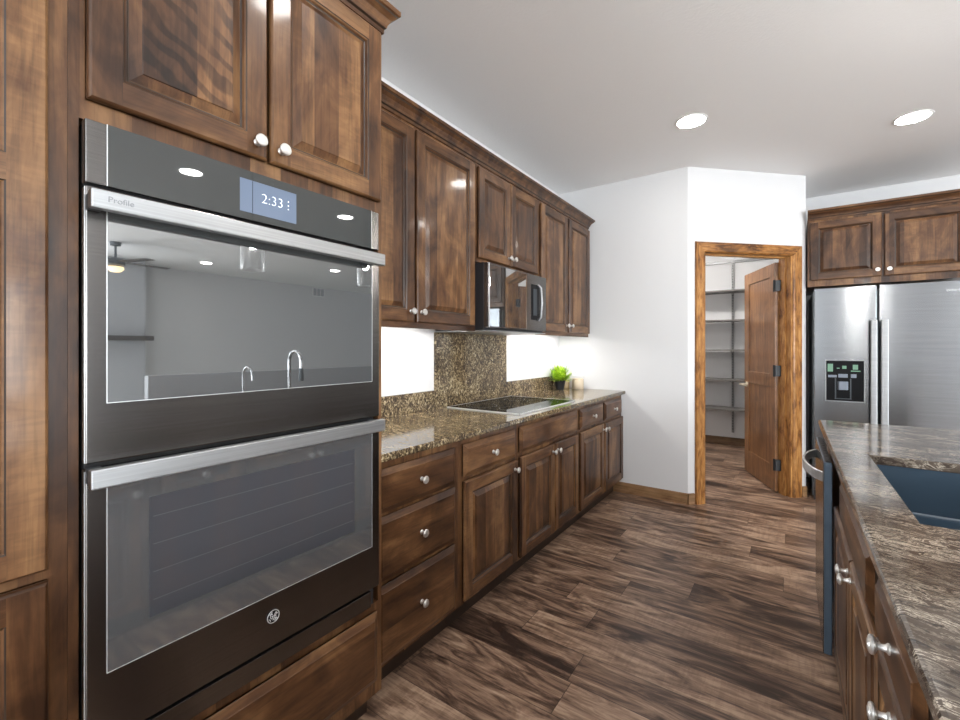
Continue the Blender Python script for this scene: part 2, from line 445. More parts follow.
b = MB(); b.box(2.28, XR, YF, YF + 0.12, 0, H); struct('wall_far', b, WALL)
def windowed(name, along, at, thick, a0, a1, wins):
    """a wall with window openings: along 'x' at y=at, or 'y' at x=at; thick grows outwards"""
    b = MB()
    def put(p0, p1, z0, z1):
        lo, hi = sorted((at, at + thick))
        if along == 'x': b.box(p0, p1, lo, hi, z0, z1)
        else: b.box(lo, hi, p0, p1, z0, z1)
    c = a0
    for w0, w1, z0, z1 in wins:
        put(c, w0, 0, H); put(w0, w1, 0, z0); put(w0, w1, z1, H); c = w1
    put(c, a1, 0, H)
    struct(name, b, WALL)
def window(n, along, at, thick, w0, w1, z0, z1):
    b = MB(); t = 0.05
    def put(p0, p1, q0, q1):
        lo, hi = sorted((at - 0.012 * (1 if thick > 0 else -1), at + thick * 0.8))
        if along == 'x': b.box(p0, p1, lo, hi, q0, q1)
        else: b.box(lo, hi, p0, p1, q0, q1)
    put(w0, w0 + t, z0, z1); put(w1 - t, w1, z0, z1); put(w0, w1, z0, z0 + t); put(w0, w1, z1 - t, z1)
    k = max(1, round((w1 - w0) / 0.9))
    for i in range(1, k):
        x = w0 + (w1 - w0) * i / k; put(x - 0.03, x + 0.03, z0, z1)
    struct('window_%d' % n, b, WHITE)
windowed('wall_back', 'x', YK, -0.12, XW, XR, [(4.1, 6.9, 0.6, 2.4)])
window(1, 'x', YK, -0.12, 4.1, 6.9, 0.6, 2.4)
windowed('wall_left', 'y', XW, -0.12, YK - 0.1, 6.85, [(-3.4, -1.4, 0.6, 2.4)])
window(3, 'y', XW, -0.12, -3.4, -1.4, 0.6, 2.4)  # unseen window, added with the left fill lamp for more light
windowed('wall_right', 'y', XR, 0.12, YK - 0.12, YF, [(-1.2, 1.6, 0.5, 2.4)])
window(2, 'y', XR, 0.12, -1.2, 1.6, 0.5, 2.4)
b = MB(); b.box(4.55, 4.67, 2.2, 6.6, 0, 0.93); struct('wall_half', b, GREYP)

# baseboards
b = MB(); b.box(0, -0.687 + 1.305, -0.014, 0, 0, 0.085); b.box(0, -0.687 + 1.305, -0.010, 0, 0.085, 0.092)
struct('baseboard_end', b, BASEW, loc=(-1.305, YB, 0))
b = MB(); b.box(0, 0.055, -0.014, 0, 0, 0.092)
struct('baseboard_angled', b, BASEW, loc=(C0[0], C0[1], 0), rotz=PI / 4)
b = MB(); b.box(0, SE - 1.095, -0.014, 0, 0, 0.092)
struct('baseboard_corner', b, BASEW, loc=(*dg(1.095), 0), rotz=PI / 4)
b = MB(); b.box(0, ex - 0.115 - XW, -0.014, 0, 0, 0.10)
struct('baseboard_pantry', b, DARKB, loc=(XW, 6.75, 0))

# the pantry door: frame in the angled wall, leaf swung into the pantry
door = bpy.data.objects.new('door_1', None); COL.objects.link(door)
door.location = (C0[0], C0[1], 0); door.rotation_euler = (0, 0, PI / 4); door['kind'] = 'structure'
CW = 0.088
def casing_leg(x0, x1, mirror):
    b = MB(); h = 2.182
    p = [(0.0, 0), (0.0, -0.012), (0.006, -0.019), (CW - 0.012, -0.016), (CW - 0.004, -0.012), (CW, -0.008), (CW, 0)]
    vs = []
    for z in (0, 1):
        for u, y in p:
            x = x0 + u if not mirror else x1 - u
            zz = 0 if z == 0 else h - u
            vs.append((x, y, zz))
    n = len(p)
    b.add(vs, [(i, i + 1, n + i + 1, n + i) for i in range(n - 1)])
    return b
obj('casing', casing_leg(0.065, 0.065 + CW, False), OAKV, door)
obj('casing', casing_leg(1.090 - CW, 1.090, True), OAKV, door)
b = MB(); p = [(0.0, 0), (0.0, -0.012), (0.006, -0.019), (CW - 0.012, -0.016), (CW - 0.004, -0.012), (CW, -0.008), (CW, 0)]
vs = [(0.065 + u, y, 2.182 - u) for u, y in p] + [(1.090 - u, y, 2.182 - u) for u, y in p]
b.add(vs, [(i, i + 1, 7 + i + 1, 7 + i) for i in range(6)])
obj('casing', b, OAKH, door)
def jamb(x0, x1, xs0, xs1):
    b = MB(); b.box(x0, x1, -0.004, 0.122, 0, 2.105); b.box(xs0, xs1, 0.045, 0.080, 0, 2.09); return b
obj('jamb', jamb(DO + 0.001, 0.160, 0.160, 0.171), OAKV, door)
obj('jamb', jamb(0.985, DE - 0.001, 0.974, 0.985), OAKV, door)
b = MB(); b.box(DO + 0.001, DE - 0.001, -0.004, 0.122, 2.094, 2.134); b.box(0.16, 0.985, 0.045, 0.080, 2.082, 2.094)
obj('head_jamb', b, OAKH, door)
# leaf: local x runs from the hinge edge to the lock edge, -y is the face seen from the kitchen
LW, LH, LT = 0.735, 2.05, 0.036
b = MB()
sw = 0.115
pans = [(0.22, 0.93), (1.045, LH - 0.115)]
def panel_face(b, ysign, y):
    # frame members
    def q(x0, x1, z0, z1): b.quad((x0, y, z0), (x1, y, z0), (x1, y, z1), (x0, y, z1))
    q(0, sw, 0, LH); q(LW - sw, LW, 0, LH)
    zz = 0
    for z0, z1 in pans:
        q(sw, LW - sw, zz, z0); zz = z1
        prev = None
        for i, d in ((0, 0), (0.003, 0.009), (0.006, 0.010)):
            r = [(sw + i, y - ysign * d, z0 + i), (LW - sw - i, y - ysign * d, z0 + i), (LW - sw - i, y - ysign * d, z1 - i), (sw + i, y - ysign * d, z1 - i)]
            if prev:
                for k in range(4): b.quad(prev[k], prev[(k + 1) % 4], r[(k + 1) % 4], r[k])
            prev = r
        b.quad(*prev)
    q(sw, LW - sw, zz, LH)
panel_face(b, -1, 0.0); panel_face(b, 1, LT)
for e in (((0, 0, 0), (0, LT, 0), (0, LT, LH), (0, 0, LH)), ((LW, 0, 0), (LW, LT, 0), (LW, LT, LH), (LW, 0, LH)),
          ((0, 0, 0), (LW, 0, 0), (LW, LT, 0), (0, LT, 0)), ((0, 0, LH), (LW, 0, LH), (LW, LT, LH), (0, LT, LH))):
    b.quad(*e)
# the hinge edge stays put; the direction of the leaf in the plan
HX, HY = -0.104, 4.748                          # hinge-side corner of the visible face in the plan
la = math.atan2(0.924, -0.383)
leaf = obj('leaf', b, LEAF, door)
leaf.parent = door
bpy.context.view_layer.update()
dm = Matrix.Translation((C0[0], C0[1], 0)) @ Matrix.Rotation(PI / 4, 4, 'Z')
# visible face must look towards -x (camera side): local -y of a leaf running along la points to the left of la
wm = Matrix.Translation((HX, HY, 0.012)) @ Matrix.Rotation(la, 4, 'Z') @ Matrix.Scale(-1, 4, (0, 1, 0))
flip = Matrix.Scale(-1, 4, (0, 1, 0))
leaf.data.transform(flip); leaf.data.flip_normals()
leaf.matrix_basis = dm.inverted() @ (Matrix.Translation((HX, HY, 0.012)) @ Matrix.Rotation(la, 4, 'Z'))
# lever on the lock stile (local +y is the face towards the camera)
b = MB()
b.lathe([(0.001, 0.0), (0.030, 0.0), (0.030, 0.006), (0.012, 0.010), (0.010, 0.062), (0.001, 0.062)], (LW - 0.065, 0.0, 0.905), 'y', 20)
b.tube([(LW - 0.060, -0.060, 0.905), (LW - 0.09, -0.062, 0.905), (LW - 0.185, -0.060, 0.902)], [0.012, 0.011, 0.009])
for i, q in enumerate(b.v): b.v[i] = (q[0], -q[1], q[2])
lv = obj('lever_handle', b, plain('brass', (0.85, 0.76, 0.60), 0.3, 0.7), leaf)
lv['label'] = 'pale brass lever handle'
for hz in (0.24, 1.08, 1.84):
    b = MB()
    b.box(-0.030, 0.004, -0.036, 0.006, hz - 0.048, hz + 0.048); b.lathe([(0.001, hz - 0.052), (0.008, hz - 0.052), (0.008, hz + 0.052), (0.001, hz + 0.052)], (-0.006, 0.010, 0), 'z', 14)
    hg = obj('hinge', b, HINGE, leaf); hg['label'] = 'black butt hinge'

# ------------------------------------------------------------------ cabinet parts
GAP_MATS = [WV, WH, GLZ_SHADE]
def door_mesh(w, h, panels=None, sw=0.056, field=0):
    """raised panel door, facing -y: slots 0 upright grain, 1 lengthwise grain, 2 glaze"""
    b = MB(); T = 0.020
    panels = panels or [(sw, h - sw)]
    e = 0.006
    b.rect_rings(0, w, 0, h, [(0.003, 0.0), (0.003, -0.004, (2, 2)), (0, -0.0065, (2, 2)), (0, -0.012), (0.002, -0.0165), (e, -T)], 0, 1)  # dark band along the back edge is painted shade
    b.quad((0, 0, 0), (w, 0, 0), (w, 0, h), (0, 0, h), 0)
    def q(x0, x1, z0, z1, m): b.quad((x0, -T, z0), (x1, -T, z0), (x1, -T, z1), (x0, -T, z1), m)
    q(e, sw, e, h - e, 0); q(w - sw, w - e, e, h - e, 0)
    z = e
    for z0, z1 in panels:
        q(sw, w - sw, z, z0, 1); z = z1
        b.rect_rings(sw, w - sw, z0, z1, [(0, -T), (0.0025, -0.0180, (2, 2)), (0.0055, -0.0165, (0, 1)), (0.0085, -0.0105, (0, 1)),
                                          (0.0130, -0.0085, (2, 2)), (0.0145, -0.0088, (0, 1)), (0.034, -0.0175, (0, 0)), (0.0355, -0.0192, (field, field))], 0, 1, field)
    q(sw, w - sw, z, h - e, 1)
    return b
def drawer_mesh(w, h):
    b = MB()
    b.rect_rings(0, w, 0, h, [(0.003, 0.0), (0.003, -0.004, (2, 2)), (0, -0.0065, (2, 2)), (0, -0.008), (0.0025, -0.0095), (0.021, -0.0185), (0.0225, -0.0205)], 1, 1, 1)  # shade painted round the back edge, as on the doors
    b.quad((0, 0, 0), (w, 0, 0), (w, 0, h), (0, 0, h), 1)
    return b
kb = MB()
kb.lathe([(0.0005, 0.0), (0.0095, 0.0), (0.0095, 0.002), (0.0065, 0.0045), (0.0052, 0.011), (0.0062, 0.016), (0.0125, 0.0185), (0.0158, 0.0215),
          (0.0160, 0.0245), (0.0140, 0.0270), (0.0125, 0.0268), (0.0120, 0.0280), (0.0085, 0.0282), (0.0080, 0.0293), (0.0005, 0.0300)], (0, 0, 0), 'y', 20)
_knob = obj('knob', kb, NICKEL)
KNOB_ME = _knob.data
bpy.data.objects.remove(_knob)
def knob(parent, x, z, y=-0.020):
    o = bpy.data.objects.new('knob', KNOB_ME); COL.objects.link(o); o.parent = parent; o.location = (x, y, z)
    return o
def add_door(cab, x0, x1, z0, z1, kx=None, kz=None, panels=None, field=0):
    d = obj('door', door_mesh(x1 - x0, z1 - z0, panels, field=field), GAP_MATS + ([WFIG] if field else []), cab, (x0, 0, z0))
    if kx is not None: knob(d, kx - x0, kz - z0)
    return d
def add_drawer(cab, x0, x1, z0, z1, kn=True, name='drawer'):
    d = obj(name, drawer_mesh(x1 - x0, z1 - z0), GAP_MATS, cab, (x0, 0, z0))
    if kn: knob(d, (x1 - x0) / 2, (z1 - z0) / 2, -0.0205)
    return d
def carcass(cab, x0, x1, depth, z0, z1, toe=False, lip=0.0):
    b = MB(); b.box(x0, x1, 0, depth, z0, z1, 0)
    o = obj('carcass', b, [WV], cab)
    if lip:
        b = MB(); b.box(x0, x1, 0, 0.02, z0 - lip, z0, 0); obj('bottom_rail', b, [WH], cab)
    if toe:
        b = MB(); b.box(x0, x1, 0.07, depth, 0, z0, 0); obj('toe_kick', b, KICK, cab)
    return o

XF = -1.235                                    # face frame of the base run
R90 = PI / 2
def base(label, y0, y1):
    return thing('base_cabinet', label, 'cabinet', (XF, y0, 0), R90, 'base cabinets under the long counter')
DB = XF - XW - 0.003
# base run: local x = world y - y0
c = base('base cabinet with three stacked drawers beside the wall ovens', 1.060, 1.585)
carcass(c, 0, 0.524, DB, 0.114, 0.884, True)
for z0, z1 in ((0.689, 0.852), (0.437, 0.675), (0.130, 0.420)): add_drawer(c, 0.028, 0.494, z0, z1)
c = base('narrow base cabinet with one drawer over a single door', 1.585, 2.110)
carcass(c, 0, 0.524, DB, 0.114, 0.884, True)
add_drawer(c, 0.028, 0.497, 0.703, 0.854); add_door(c, 0.030, 0.507, 0.133, 0.684, 0.507 - 0.030, 0.640)
c = base('two-door base cabinet under the glass cooktop with a plain false drawer front', 2.110, 2.965)
carcass(c, 0, 0.854, DB, 0.114, 0.884, True)
add_drawer(c, 0.018, 0.828, 0.714, 0.858, False, 'false_front')
add_door(c, 0.021, 0.450, 0.131, 0.690, 0.420, 0.645); add_door(c, 0.462, 0.836, 0.133, 0.690, 0.490, 0.645)
c = base('base cabinet with two small drawers over two doors at the white end wall', 2.965, 3.960)
carcass(c, 0, 1.005, DB, 0.114, 0.884, True)
add_drawer(c, 0.022, 0.498, 0.711, 0.855); add_drawer(c, 0.532, 0.972, 0.705, 0.856)
add_door(c, 0.022, 0.509, 0.130, 0.690, 0.482, 0.645); add_door(c, 0.535, 1.000, 0.130, 0.688, 0.562, 0.643)

# countertop of the long run
def slab(x0, x1, y0, y1, zb, zt, hole=None, r=0.007, hr=0.003):
    b = MB()
    def rect(i, z): return [(x0 + i, y0 + i, z), (x1 - i, y0 + i, z), (x1 - i, y1 - i, z), (x0 + i, y1 - i, z)]
    rings = [rect(r, zb), rect(r * 0.3, zb + r * 0.3), rect(0, zb + r), rect(0, zt - r), rect(r * 0.3, zt - r * 0.3), rect(r, zt)]
    if hole:
        hx0, hx1, hy0, hy1 = hole
        def hr_(i, z): return [(hx0 - i, hy0 - i, z), (hx1 + i, hy0 - i, z), (hx1 + i, hy1 + i, z), (hx0 - i, hy1 + i, z)]
        rings += [hr_(hr, zt), hr_(0, zt - hr), hr_(0, zb)]
    for a, c_ in zip(rings, rings[1:] + ([rings[0]] if hole else [])):
        for k in range(4):
            j = (k + 1) % 4; b.quad(a[k], a[j], c_[j], c_[k])
    if not hole: b.quad(*rings[0]); b.quad(*rings[-1])
    return b
tag(obj('countertop', slab(XW + 0.001, -1.198, 1.070, YB - 0.002, 0.8845, 0.914), STONE), 'long flecked brown stone countertop along the left wall', 'countertop')
bs = thing('backsplash', 'flecked stone backsplash along the left wall, tall behind the cooktop', 'backsplash', (XW, 0, 0.9145))
def bsx(n, y0, y1, z1):
    b = MB(); b.box(0.001, 0.020, y0, y1, 0, z1 - 0.9145); obj(n, b, STONE, bs)
bsx('low_strip', 1.07, 2.119, 1.030); bsx('tall_panel', 2.120, 2.968, 1.398); bsx('low_strip', 2.969, YB - 0.001, 1.030)
# cooktop
ct = thing('cooktop', 'black glass cooktop with thin bright rim set on the left counter', 'cooktop', (-1.53, 2.59, 0.9142))
b = MB(); b.box(-0.265, 0.265, -0.39, 0.39, 0.0, 0.006)
obj('glass_top', b, COOKGLASS, ct, bevel=0.002)
b = MB()
for x0, x1, y0, y1 in ((-0.270, -0.265, -0.395, 0.395), (0.265, 0.270, -0.395, 0.395), (-0.265, 0.265, -0.395, -0.390), (-0.265, 0.265, 0.390, 0.395)):
    b.box(x0, x1, y0, y1, 0, 0.0065)
obj('rim', b, EDGE, ct)
RINGM = plain('burner_print', (0.10, 0.10, 0.10), 0.3)
for x, y, r in ((-0.12, -0.22, 0.10), (0.11, -0.22, 0.08), (-0.12, 0.2, 0.075), (0.11, 0.2, 0.11)):
    b = MB(); vs = []; n = 40
    for rr in (r - 0.0015, r):
        vs += [(x + rr * math.cos(2 * PI * i / n), y + rr * math.sin(2 * PI * i / n), 0.0063) for i in range(n)]
    b.add(vs, [(i, (i + 1) % n, n + (i + 1) % n, n + i) for i in range(n)])
    obj('burner_ring', b, RINGM, ct)

# ------------------------------------------------------------------ wall cabinets
XU = -1.512
DU = XU - XW - 0.002
UZ0, UZ1 = 1.434, 2.405
def wall_cab(label, y0, z0):
    return thing('wall_cabinet', label, 'cabinet', (XU, y0, z0), R90, 'wall cabinets over the long counter')
c = wall_cab('tall two-door wall cabinet between the ovens and the microwave', 1.060, UZ0)
carcass(c, 0, 1.044, DU, 0, UZ1 - UZ0, lip=0.038)
add_door(c, 0.030, 0.517, 1.425 - UZ0, 2.371 - UZ0, 0.487, 1.476 - UZ0); add_door(c, 0.532, 1.022, 1.425 - UZ0, 2.371 - UZ0, 0.562, 1.476 - UZ0)
c = wall_cab('short two-door wall cabinet above the microwave', 2.105, 1.810)
carcass(c, 0, 0.783, DU, 0, UZ1 - 1.810)
add_door(c, 0.016, 0.374, 1.832 - 1.810, 2.371 - 1.810, 0.346, 1.880 - 1.810); add_door(c, 0.380, 0.761, 1.832 - 1.810, 2.371 - 1.810, 0.408, 1.880 - 1.810)
c = wall_cab('tall two-door wall cabinet at the end by the white wall', 2.889, UZ0)
carcass(c, 0, 1.000, DU, 0, UZ1 - UZ0, lip=0.038)
add_door(c, 0.033, 0.500, 1.425 - UZ0, 2.371 - UZ0, 0.472, 1.480 - UZ0); add_door(c, 0.530, 0.990, 1.425 - UZ0, 2.371 - UZ0, 0.558, 1.480 - UZ0)
CROWN = [(0.0, 2.375), (0.006, 2.378), (0.006, 2.392), (0.012, 2.397), (0.015, 2.408), (0.024, 2.424), (0.038, 2.436), (0.041, 2.441), (0.047, 2.444), (0.047, 2.460), (0.0, 2.460)]
CROWN = [(o, z + 0.014) for o, z in CROWN]
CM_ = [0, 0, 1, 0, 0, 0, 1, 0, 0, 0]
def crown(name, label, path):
    b = MB(); b.sweep(path, CROWN, 0, CM_); o = obj(name, b, [WH, GLZ_SHADE]); tag(o, label, 'molding'); return o
crown('crown_molding', 'stepped wooden crown molding along the top of the wall cabinets', [(XU, 1.061, 1, 0), (XU, 3.890, 1, 1), (XW + 0.001, 3.890, 0, 1)])

# microwave over the cooktop
mw = thing('microwave', 'black stainless over-range microwave under the short wall cabinet', 'microwave', (-1.452, 2.106, 1.404), R90)
MWW, MWH = 0.744, 0.394
b = MB(); b.box(0, MWW, 0, 0.372, 0.0, MWH); obj('body', b, SATINBLK, mw, bevel=0.003)
b = MB(); b.box(0.0, MWW, -0.030, -0.001, 0.012, MWH - 0.002)
obj('front_panel', b, BLKSTEEL, mw, bevel=0.003)
b = MB(); b.box(0.012, 0.455, -0.034, -0.0302, 0.020, MWH - 0.010); wn = obj('door_glass', b, MWGLASS, mw, bevel=0.0015)
b = MB(); b.box(0.10, 0.39, -0.0346, -0.0341, 0.075, 0.33); obj('window_screen', b, MWGLASS, wn)
b = MB(); b.box(0.006, 0.012, -0.0345, -0.0302, 0.016, MWH - 0.006); obj('edge_strip', b, EDGE, mw)
b = MB(); b.box(0.520, 0.640, -0.0315, -0.0302, 0.085, 0.325); pk = obj('grip_pocket', b, BLACK, mw, bevel=0.004)
b = MB(); pts = [(0.618, -0.031, 0.085), (0.618, -0.052, 0.105), (0.618, -0.060, 0.205), (0.618, -0.052, 0.305), (0.618, -0.031, 0.325)]
b.tube(pts, 0.010, 10); obj('handle', b, STEEL, mw)
b = MB(); b.box(0.545, 0.595, -0.036, -0.0316, 0.115, 0.295); obj('control_pad', b, DGREY, pk, bevel=0.002)
b = MB(); b.box(0.005, MWW - 0.005, -0.026, 0.372, -0.007, -0.001); obj('vent_base', b, STEEL, mw)

# ------------------------------------------------------------------ lights under the wall cabinets
def strip(label, y0, y1, z):
    t = thing('under_cabinet_light', label, 'light', (-1.70, (y0 + y1) / 2, z), 0, 'strip lights under the wall cabinets')
    L = (y1 - y0) / 2
    b = MB(); b.box(-0.022, 0.022, -L, L, -0.009, 0.0); obj('housing', b, WHITE, t)
    b = MB(); b.box(-0.017, 0.017, -L + 0.01, L - 0.01, -0.0115, -0.0092); obj('lens', b, STRIPLENS, t)
strip('slim strip light under the wall cabinet next to the ovens', 1.20, 2.0, UZ0 - 0.0005)
strip('slim strip light under the wall cabinet by the white end wall', 2.98, 3.80, UZ0 - 0.0005)

# ------------------------------------------------------------------ oven tower and tall pantry cupboard
XO = -1.160
DO_ = XO - XW - 0.003
YO = 0.243
oc = thing('oven_cabinet', 'tall wooden cabinet built around the double wall oven', 'cabinet', (XO, YO, 0), R90)
OWc = 1.056 - YO
b = MB()
b.box(0, 0.016, 0, DO_, 0.115, 2.405); b.box(OWc - 0.016, OWc, 0, DO_, 0.115, 2.405)       # sides
b.box(0.016, OWc - 0.016, DO_ - 0.01, DO_, 0.115, 2.405)
b.box(0.016, OWc - 0.016, 0, DO_ - 0.01, 1.760, 2.405); b.box(0.016, OWc - 0.016, 0, DO_ - 0.01, 0.115, 0.430)
obj('carcass', b, [WV], oc)
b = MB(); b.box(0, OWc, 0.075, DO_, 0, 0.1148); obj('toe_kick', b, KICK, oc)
add_door(oc, 0.026, 0.396, 1.800, 2.380, 0.366, 1.838, field=3); add_door(oc, 0.404, OWc - 0.016, 1.800, 2.380, 0.432, 1.838)
add_drawer(oc, 0.026, OWc - 0.026, 0.165, 0.402, False)
b = MB(); b.sweep([(0, -0.0005, 0, -1), (OWc + 0.0005, -0.0005, 1, -1), (OWc + 0.0005, DO_ - 0.42, 1, 0)], CROWN, 0, CM_)
obj('crown_molding', b, [WH, GLZ_SHADE], oc)
pc = thing('pantry_cupboard', 'tall wooden cupboard with stacked panel doors left of the ovens', 'cabinet', (XO, -0.55, 0), R90)
PW_ = YO - 0.0005 + 0.55
b = MB(); b.box(0, PW_, 0, DO_, 0.115, 2.405); obj('carcass', b, [WV], pc)
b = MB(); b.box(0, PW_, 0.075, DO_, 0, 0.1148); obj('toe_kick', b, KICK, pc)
b = MB(); b.sweep([(0, -0.0005, 0, -1), (PW_, -0.0005, 0, -1)], CROWN, 0, CM_); obj('crown_molding', b, [WH, GLZ_SHADE], pc)
px1 = 0.213 + 0.55
for x0, x1, k in ((0.03, 0.392, 0.362), (0.400, px1, 0.430)):
    add_door(pc, x0, x1, 0.880, 2.380, k, 1.10, panels=[(0.050, 1.600 - 0.880), (1.648 - 0.880, 1.445)])
    add_door(pc, x0, x1, 0.135, 0.860, k, 0.81)

# double wall oven
ov = thing('double_wall_oven', 'black stainless double wall oven with clock display', 'oven', (-1.150, 0.261, 0.434), R90)
OW = 0.755
Z = lambda z: z - 0.434
b = MB(); b.box(0.004, OW - 0.004, 0.002, 0.55, 0.002, Z(1.751)); obj('chassis', b, SATINBLK, ov)
# control panel
b = MB(); b.box(0.0, OW, -0.022, 0.0, Z(1.626), Z(1.752))
cp = obj('control_panel', b, BLKSTEEL, ov, bevel=0.003)
b = MB(); b.box(0.034, OW - 0.034, -0.0245, -0.0222, Z(1.627), Z(1.751)); obj('panel_glass', b, PGLASS, cp)
for ex_ in (0.0335, OW - 0.0348):
    b = MB(); b.box(ex_, ex_ + 0.0013, -0.0252, -0.0222, Z(1.627), Z(1.751)); obj('edge_strip', b, EDGE, cp)
b = MB(); b.box(0.296, 0.450, -0.0252, -0.0247, Z(1.645), Z(1.728)); ds = obj('display', b, DISPLAY, cp)
text_mesh('clock_digits', '2:33', 0.036, DIGIT, ds, (0.381, -0.0254, Z(1.689)), (PI / 2, 0, 0), thin=-0.0011)
for z in (1.699, 1.688, 1.678):
    b = MB(); b.box(0.4245, 0.4275, -0.0257, -0.0253, Z(z), Z(z + 0.0028)); obj('display_mark', b, DIGIT, ds)
b = MB(); b.box(0.327, 0.3282, -0.0257, -0.0253, Z(1.646), Z(1.727)); obj('display_divider', b, BLACK, ds)
def oven_door(z0, z1, wz0, wz1, hz0, hz1, gm, screen):
    b = MB(); b.box(0.0, OW, -0.024, 0.0, Z(z0), Z(z1))
    d = obj('oven_door', b, BLKSTEEL, ov, bevel=0.003)
    x0, x1 = 0.034, OW - 0.034
    b = MB(); b.box(x0, x1, -0.0262, -0.0242, Z(wz0), Z(wz1)); w = obj('window', b, gm, d)
    b = MB(); b.box(x0 - 0.001, x1 + 0.001, -0.0266, -0.0242, Z(wz0) - 0.0015, Z(wz0) - 0.0001)
    b.box(x0 - 0.0013, x0 - 0.0001, -0.0266, -0.0242, Z(wz0), Z(wz1)); b.box(x1 + 0.0001, x1 + 0.0013, -0.0266, -0.0242, Z(wz0), Z(wz1))
    obj('window_edge', b, EDGE, d)
    b = MB(); b.box(-0.0012, -0.0001, -0.0235, -0.0205, Z(z0) + 0.003, Z(z1) - 0.003); obj('edge_strip', b, EDGE, d)
    if screen:
        b = MB(); b.box(0.105, OW - 0.105, -0.0266, -0.0263, Z(wz0) + 0.075, Z(wz1) - 0.065); obj('screen', b, OMESH, w)
        b = MB()
        for k in range(4):
            zz = Z(wz0) + 0.11 + 0.06 * k
            b.box(0.112, OW - 0.112, -0.02675, -0.02662, zz, zz + 0.0012)
        obj('rack', b, plain('faint_rack_line', (0.085, 0.088, 0.094), 0.4), w)
    # handle: flat bar carried by two end posts
    b = MB(); b.box(-0.004, OW - 0.022, -0.078, -0.058, Z(hz0), Z(hz1))
    h = obj('handle', b, STEEL, d, bevel=0.003)
    for x in (0.0, OW - 0.055):
        b = MB(); b.box(x, x + 0.022, -0.0575, -0.0245, Z(hz0) + 0.005, Z(hz1) - 0.004); obj('handle_post', b, DGREY, h)
    return d, h
d1, h1 = oven_door(1.071, 1.620, 1.190, 1.612, 1.566, 1.603, OGLASS, False)
text_mesh('brand_lettering', 'Profile', 0.016, plain('faint_print', (0.22, 0.23, 0.24), 0.4, 0.3), h1, (0.042, -0.0783, Z(1.586)), (PI / 2, 0, 0), 0.0004)
d2, h2 = oven_door(0.505, 1.060, 0.646, 1.045, 1.031, 1.069, OGLASS2, True)
# round badge with a looping monogram
b = MB()
bc = (0.382, -0.0245, Z(0.586))
b.lathe([(0.0001, 0.0), (0.017, 0.0), (0.017, 0.0025), (0.0001, 0.0025)], bc, 'y', 32)
bd = obj('badge', b, BLACK, d2)
b = MB()
def ring_pts(r, n=40, y=-0.0275): return [(bc[0] + r * math.cos(2 * PI * i / n), y, bc[2] + r * math.sin(2 * PI * i / n)) for i in range(n + 1)]
b.tube(ring_pts(0.0162), 0.0010, 6)
def curl_(pts): b.tube([(bc[0] + x * 0.001, -0.0275, bc[2] + z * 0.001) for x, z in pts], 0.0009, 6)
curl_([(-2, 6), (-5, 8), (-8, 5), (-8, -1), (-5, -5), (-2, -2), (-1, 3), (-3, 1), (-5, 2)])
curl_([(-1, -6), (-2, -9), (1, -8), (2, -3), (3, 3), (6, 8), (9, 6), (7, 2), (4, 1), (7, -1), (7, -6), (3, -6)])
for k in range(4):
    a = k * PI / 2 + 0.6
    curl_([(13 * math.cos(a - 0.35), 13 * math.sin(a - 0.35)), (10.5 * math.cos(a), 10.5 * math.sin(a)), (13 * math.cos(a + 0.35), 13 * math.sin(a + 0.35))])
obj('monogram', b, EDGE, bd)
b = MB(); b.box(0.0, OW - 0.026, -0.012, 0.0, Z(0.438), Z(0.490)); b.box(0.0, OW - 0.026, -0.014, -0.0121, Z(0.486), Z(0.490))
obj('vent_trim', b, BLKSTEEL, ov, bevel=0.001)

# ------------------------------------------------------------------ fridge and the cabinet over it
YC = 4.742
fc = thing('fridge_cabinet', 'wooden two-door cabinet above the steel refrigerator', 'cabinet', (0.131, YC, 1.822), 0)
b = MB(); b.box(0, 0.985, 0, 5.515 - YC - 0.002, 0, 0.583); obj('carcass', b, [WV], fc)
add_door(fc, 0.016, 0.477, 0.052, 0.549, 0.449, 0.103); add_door(fc, 0.491, 0.965, 0.052, 0.549, 0.519, 0.103)
b = MB(); b.sweep([(0.131, YC, 0, -1), (1.116, YC, 1, -1), (1.116, 5.513, 1, 0)], CROWN, 0, CM_)
tag(obj('crown_molding', b, [WH, GLZ_SHADE]), 'wooden crown molding above the refrigerator cabinet', 'molding')
fr = thing('refrigerator', 'side-by-side stainless steel refrigerator with water dispenser', 'refrigerator', (0.165, 4.715, 0), 0)
b = MB(); b.box(0.0, 0.925, 0.062, 0.76, 0.02, 1.775); obj('body', b, plain('fridge_side', (0.16, 0.18, 0.19), 0.4, 0.3), fr, bevel=0.004)
b = MB(); b.box(0.01, 0.915, 0.02, 0.061, 0.0, 0.085); obj('toe_grille', b, SATINBLK, fr)
def fdoor(x0, x1):
    b = MB(); n = 6; pts = []
    # slightly bowed front
    for i in range(n + 1):
        u = i / n; pts.append((x0 + (x1 - x0) * u, -0.002 * (1 - (2 * u - 1) ** 2)))
    b.prism([(x0, 0.058), *pts, (x1, 0.058)], 0.095, 1.801)
    return obj('door', b, FSTEEL, fr, bevel=0.004)
fl = fdoor(0.009, 0.409); frr = fdoor(0.424, 0.918)
def fhandle(door_, x0, x1):
    b = MB(); b.box(x0, x1, -0.060, -0.042, 0.55, 1.523); h = obj('handle', b, STEEL, door_, bevel=0.006)
    for z in (0.56, 1.475):
        b = MB(); b.box(x0 + 0.006, x1 - 0.006, -0.0418, -0.004, z, z + 0.04); obj('handle_post', b, DGREY, h)
fhandle(fl, 0.366, 0.408); fhandle(frr, 0.428, 0.474)
text_mesh('brand_lettering', 'Whirlpool', 0.030, PRINT, frr, (0.862, -0.0065, 1.727), (PI / 2, 0, 0), 0.0012)
